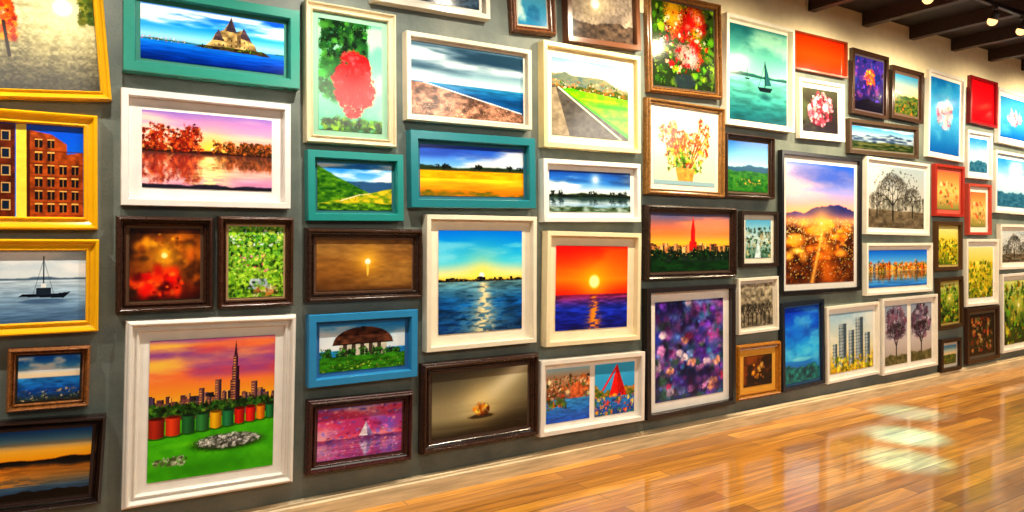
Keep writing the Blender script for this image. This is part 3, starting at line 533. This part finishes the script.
# ceiling
cm,N,K,b=mat_new("ceiling_boards")
tc=N.new('ShaderNodeTexCoord'); br=N.new('ShaderNodeTexBrick'); K.new(tc.outputs['Object'],br.inputs[0])
br.inputs['Scale'].default_value=1; br.inputs['Brick Width'].default_value=3; br.inputs['Row Height'].default_value=.14; br.inputs['Mortar Size'].default_value=.006
br.inputs['Color1'].default_value=L('#261a12'); br.inputs['Color2'].default_value=L('#160f0b'); br.inputs['Mortar'].default_value=L('#060403'); K.new(br.outputs['Color'],b.inputs['Base Color']); b.inputs['Roughness'].default_value=.7
struct(box("ceiling",X0,X1,YF,.15,ZC,ZC+.1,cm))
bw=paint('#35221a','wood',.6)
beam0=None
for k in range(22):
    x=-2.6+k*.8
    if beam0 is None:
        v,f=boxv(-.04,.04,-7.99,-.007,-.12,0); beam0=obj("ceiling_beam",v,f,bw); o=beam0
    else:
        o=beam0.copy(); sc.collection.objects.link(o)
    o.location=(x,0,ZC); o["label"]="dark brown wooden beam under the ceiling"; o["category"]="beam"; o["group"]="ceiling beams"
def cyl_mesh(bm,r1,r2,l,mat4,seg=24):
    bmesh.ops.create_cone(bm,cap_ends=True,segments=seg,radius1=r1,radius2=r2,depth=l,matrix=mat4)
def cyl(name,r1,r2,l,loc,rot,mat,parent=None,seg=24):
    bm=bmesh.new(); cyl_mesh(bm,r1,r2,l,Matrix.Translation(loc)@rot,seg); me=bpy.data.meshes.new(name); bm.to_mesh(me); bm.free(); me.materials.append(mat)
    for p in me.polygons: p.use_smooth=len(p.vertices)==4
    o=bpy.data.objects.new(name,me); sc.collection.objects.link(o)
    if parent: o.parent=parent
    return o
RY=Matrix.Rotation(math.pi/2,4,'Y')
blk=paint('#1c1410','paint',.5)
for py,pr_ in((-1.9,.05),(-1.45,.025)):
    pipe=cyl("ceiling_pipe",pr_,pr_,17.9,(6,py,ZC-.121-pr_),RY,paint('#3a3028','metal',.4)); pipe["label"]="dark metal pipe running under the ceiling beams"; pipe["category"]="pipe"; pipe["group"]="pipes under the ceiling"
TY=-.97
tr_=box("lighting_track",-2.5,14.5,TY-.018,TY+.018,ZC-.155,ZC-.12,blk,None,.003); tr_["label"]="black lighting track fixed under the beams"; tr_["category"]="lighting track"
em,N,K,b=mat_new("lamp_glow"); b.inputs['Base Color'].default_value=(1,.7,.4,1); b.inputs['Emission Color'].default_value=(1,.6,.22,1); b.inputs['Emission Strength'].default_value=1.9
sx=[-1.9,-.85,.2,1.25,2.3,3.35,4.4,5.45,6.46,6.98,8.2,9.4,10.6,11.8]
tilt=math.radians(24)
proto=None
for si,x in enumerate(sx):
    if proto is None:
        e=bpy.data.objects.new("track_spotlight",None); e.empty_display_size=.05; sc.collection.objects.link(e)
        R=Matrix.Rotation(tilt,4,'X')     # aim towards the wall
        hd=Vector((0,0,-.08))
        a=box("mounting_adapter",-.03,.03,-.016,.016,-.022,0,blk,e,.003)
        s_=cyl("stem",.007,.007,.05,(0,0,-.045),Matrix.Identity(4),blk,e,12)
        bm=bmesh.new()
        def at_(l): return Matrix.Translation(hd)@R@Matrix.Translation((0,0,l))
        cyl_mesh(bm,.034,.03,.04,at_(-.0)); cyl_mesh(bm,.03,.016,.02,at_(.03)); cyl_mesh(bm,.037,.037,.01,at_(-.022))
        me=bpy.data.meshes.new("lamp_housing"); bm.to_mesh(me); bm.free(); me.materials.append(blk)
        hsg=bpy.data.objects.new("lamp_housing",me); sc.collection.objects.link(hsg); hsg.parent=e
        bm=bmesh.new(); bmesh.ops.create_uvsphere(bm,u_segments=20,v_segments=12,radius=.038,matrix=at_(-.04)); me=bpy.data.meshes.new("bulb"); bm.to_mesh(me); bm.free(); me.materials.append(em)
        for p in me.polygons: p.use_smooth=True
        bu=bpy.data.objects.new("bulb",me); sc.collection.objects.link(bu); bu.parent=e
        proto=(e,[a,s_,hsg,bu]); E=e
    else:
        E=proto[0].copy(); sc.collection.objects.link(E)
        for c_ in proto[1]:
            q=c_.copy(); q.parent=E; sc.collection.objects.link(q)
    E.location=(x,TY,ZC-.155); E["label"]="small black ceiling spotlight with glowing warm bulb"; E["category"]="spotlight"; E["group"]="spotlights on the lighting track"
    ld=bpy.data.lights.new("spot_beam",'SPOT'); t=min(1,max(0,(x-1)/3)); ld.energy=(112+40*t)*(1.3 if si%2 else .72); ld.spot_size=math.radians(104+36*t); ld.spot_blend=.9; ld.shadow_soft_size=.025
    if x==6.98: ld.energy=70
    ld.color=(1,.93-.11*t,.8-.26*t)
    lo=bpy.data.objects.new("spot_beam",ld); sc.collection.objects.link(lo)
    lo.location=(x,TY+.05,ZC-.155-.09-.13); d=Vector((x,0,1.4+.5*t))-lo.location; lo.rotation_euler=d.to_track_quat('-Z','Y').to_euler()
# added deep-blue spots, no such lamps; they imitate a blue-white floor reflection
for (fx,fy,en) in((4.75,-1.16,5500),(5.34,-.84,9500),(6.05,-.46,6500)):
    ld=bpy.data.lights.new("added_glare_spot",'SPOT'); ld.energy=en; ld.spot_size=math.radians(12); ld.spot_blend=1; ld.color=(.03,.24,1); ld.shadow_soft_size=.04
    lo=bpy.data.objects.new("added_glare_spot",ld); sc.collection.objects.link(lo); lo.location=(fx+.25,fy+.12,3.3); d=Vector((fx,fy,0))-lo.location; lo.rotation_euler=d.to_track_quat('-Z','Y').to_euler()
# added fill lights without fixtures, out of view behind the viewer
for x,pw in((-1,45),(3.5,75),(8,100),(12,85)):
    ld=bpy.data.lights.new("added_fill_light",'AREA'); ld.shape='RECTANGLE'; ld.size=2.4; ld.size_y=1.2; ld.energy=pw; ld.color=(1,.9,.74)
    lo=bpy.data.objects.new("added_fill_light",ld); sc.collection.objects.link(lo); lo.location=(x,-5.2,3.35); lo.rotation_euler=(math.radians(35),0,0)
w=bpy.data.worlds.new("world"); sc.world=w; w.use_nodes=True; w.node_tree.nodes['Background'].inputs[0].default_value=(.8,.88,1,1); w.node_tree.nodes['Background'].inputs[1].default_value=.1
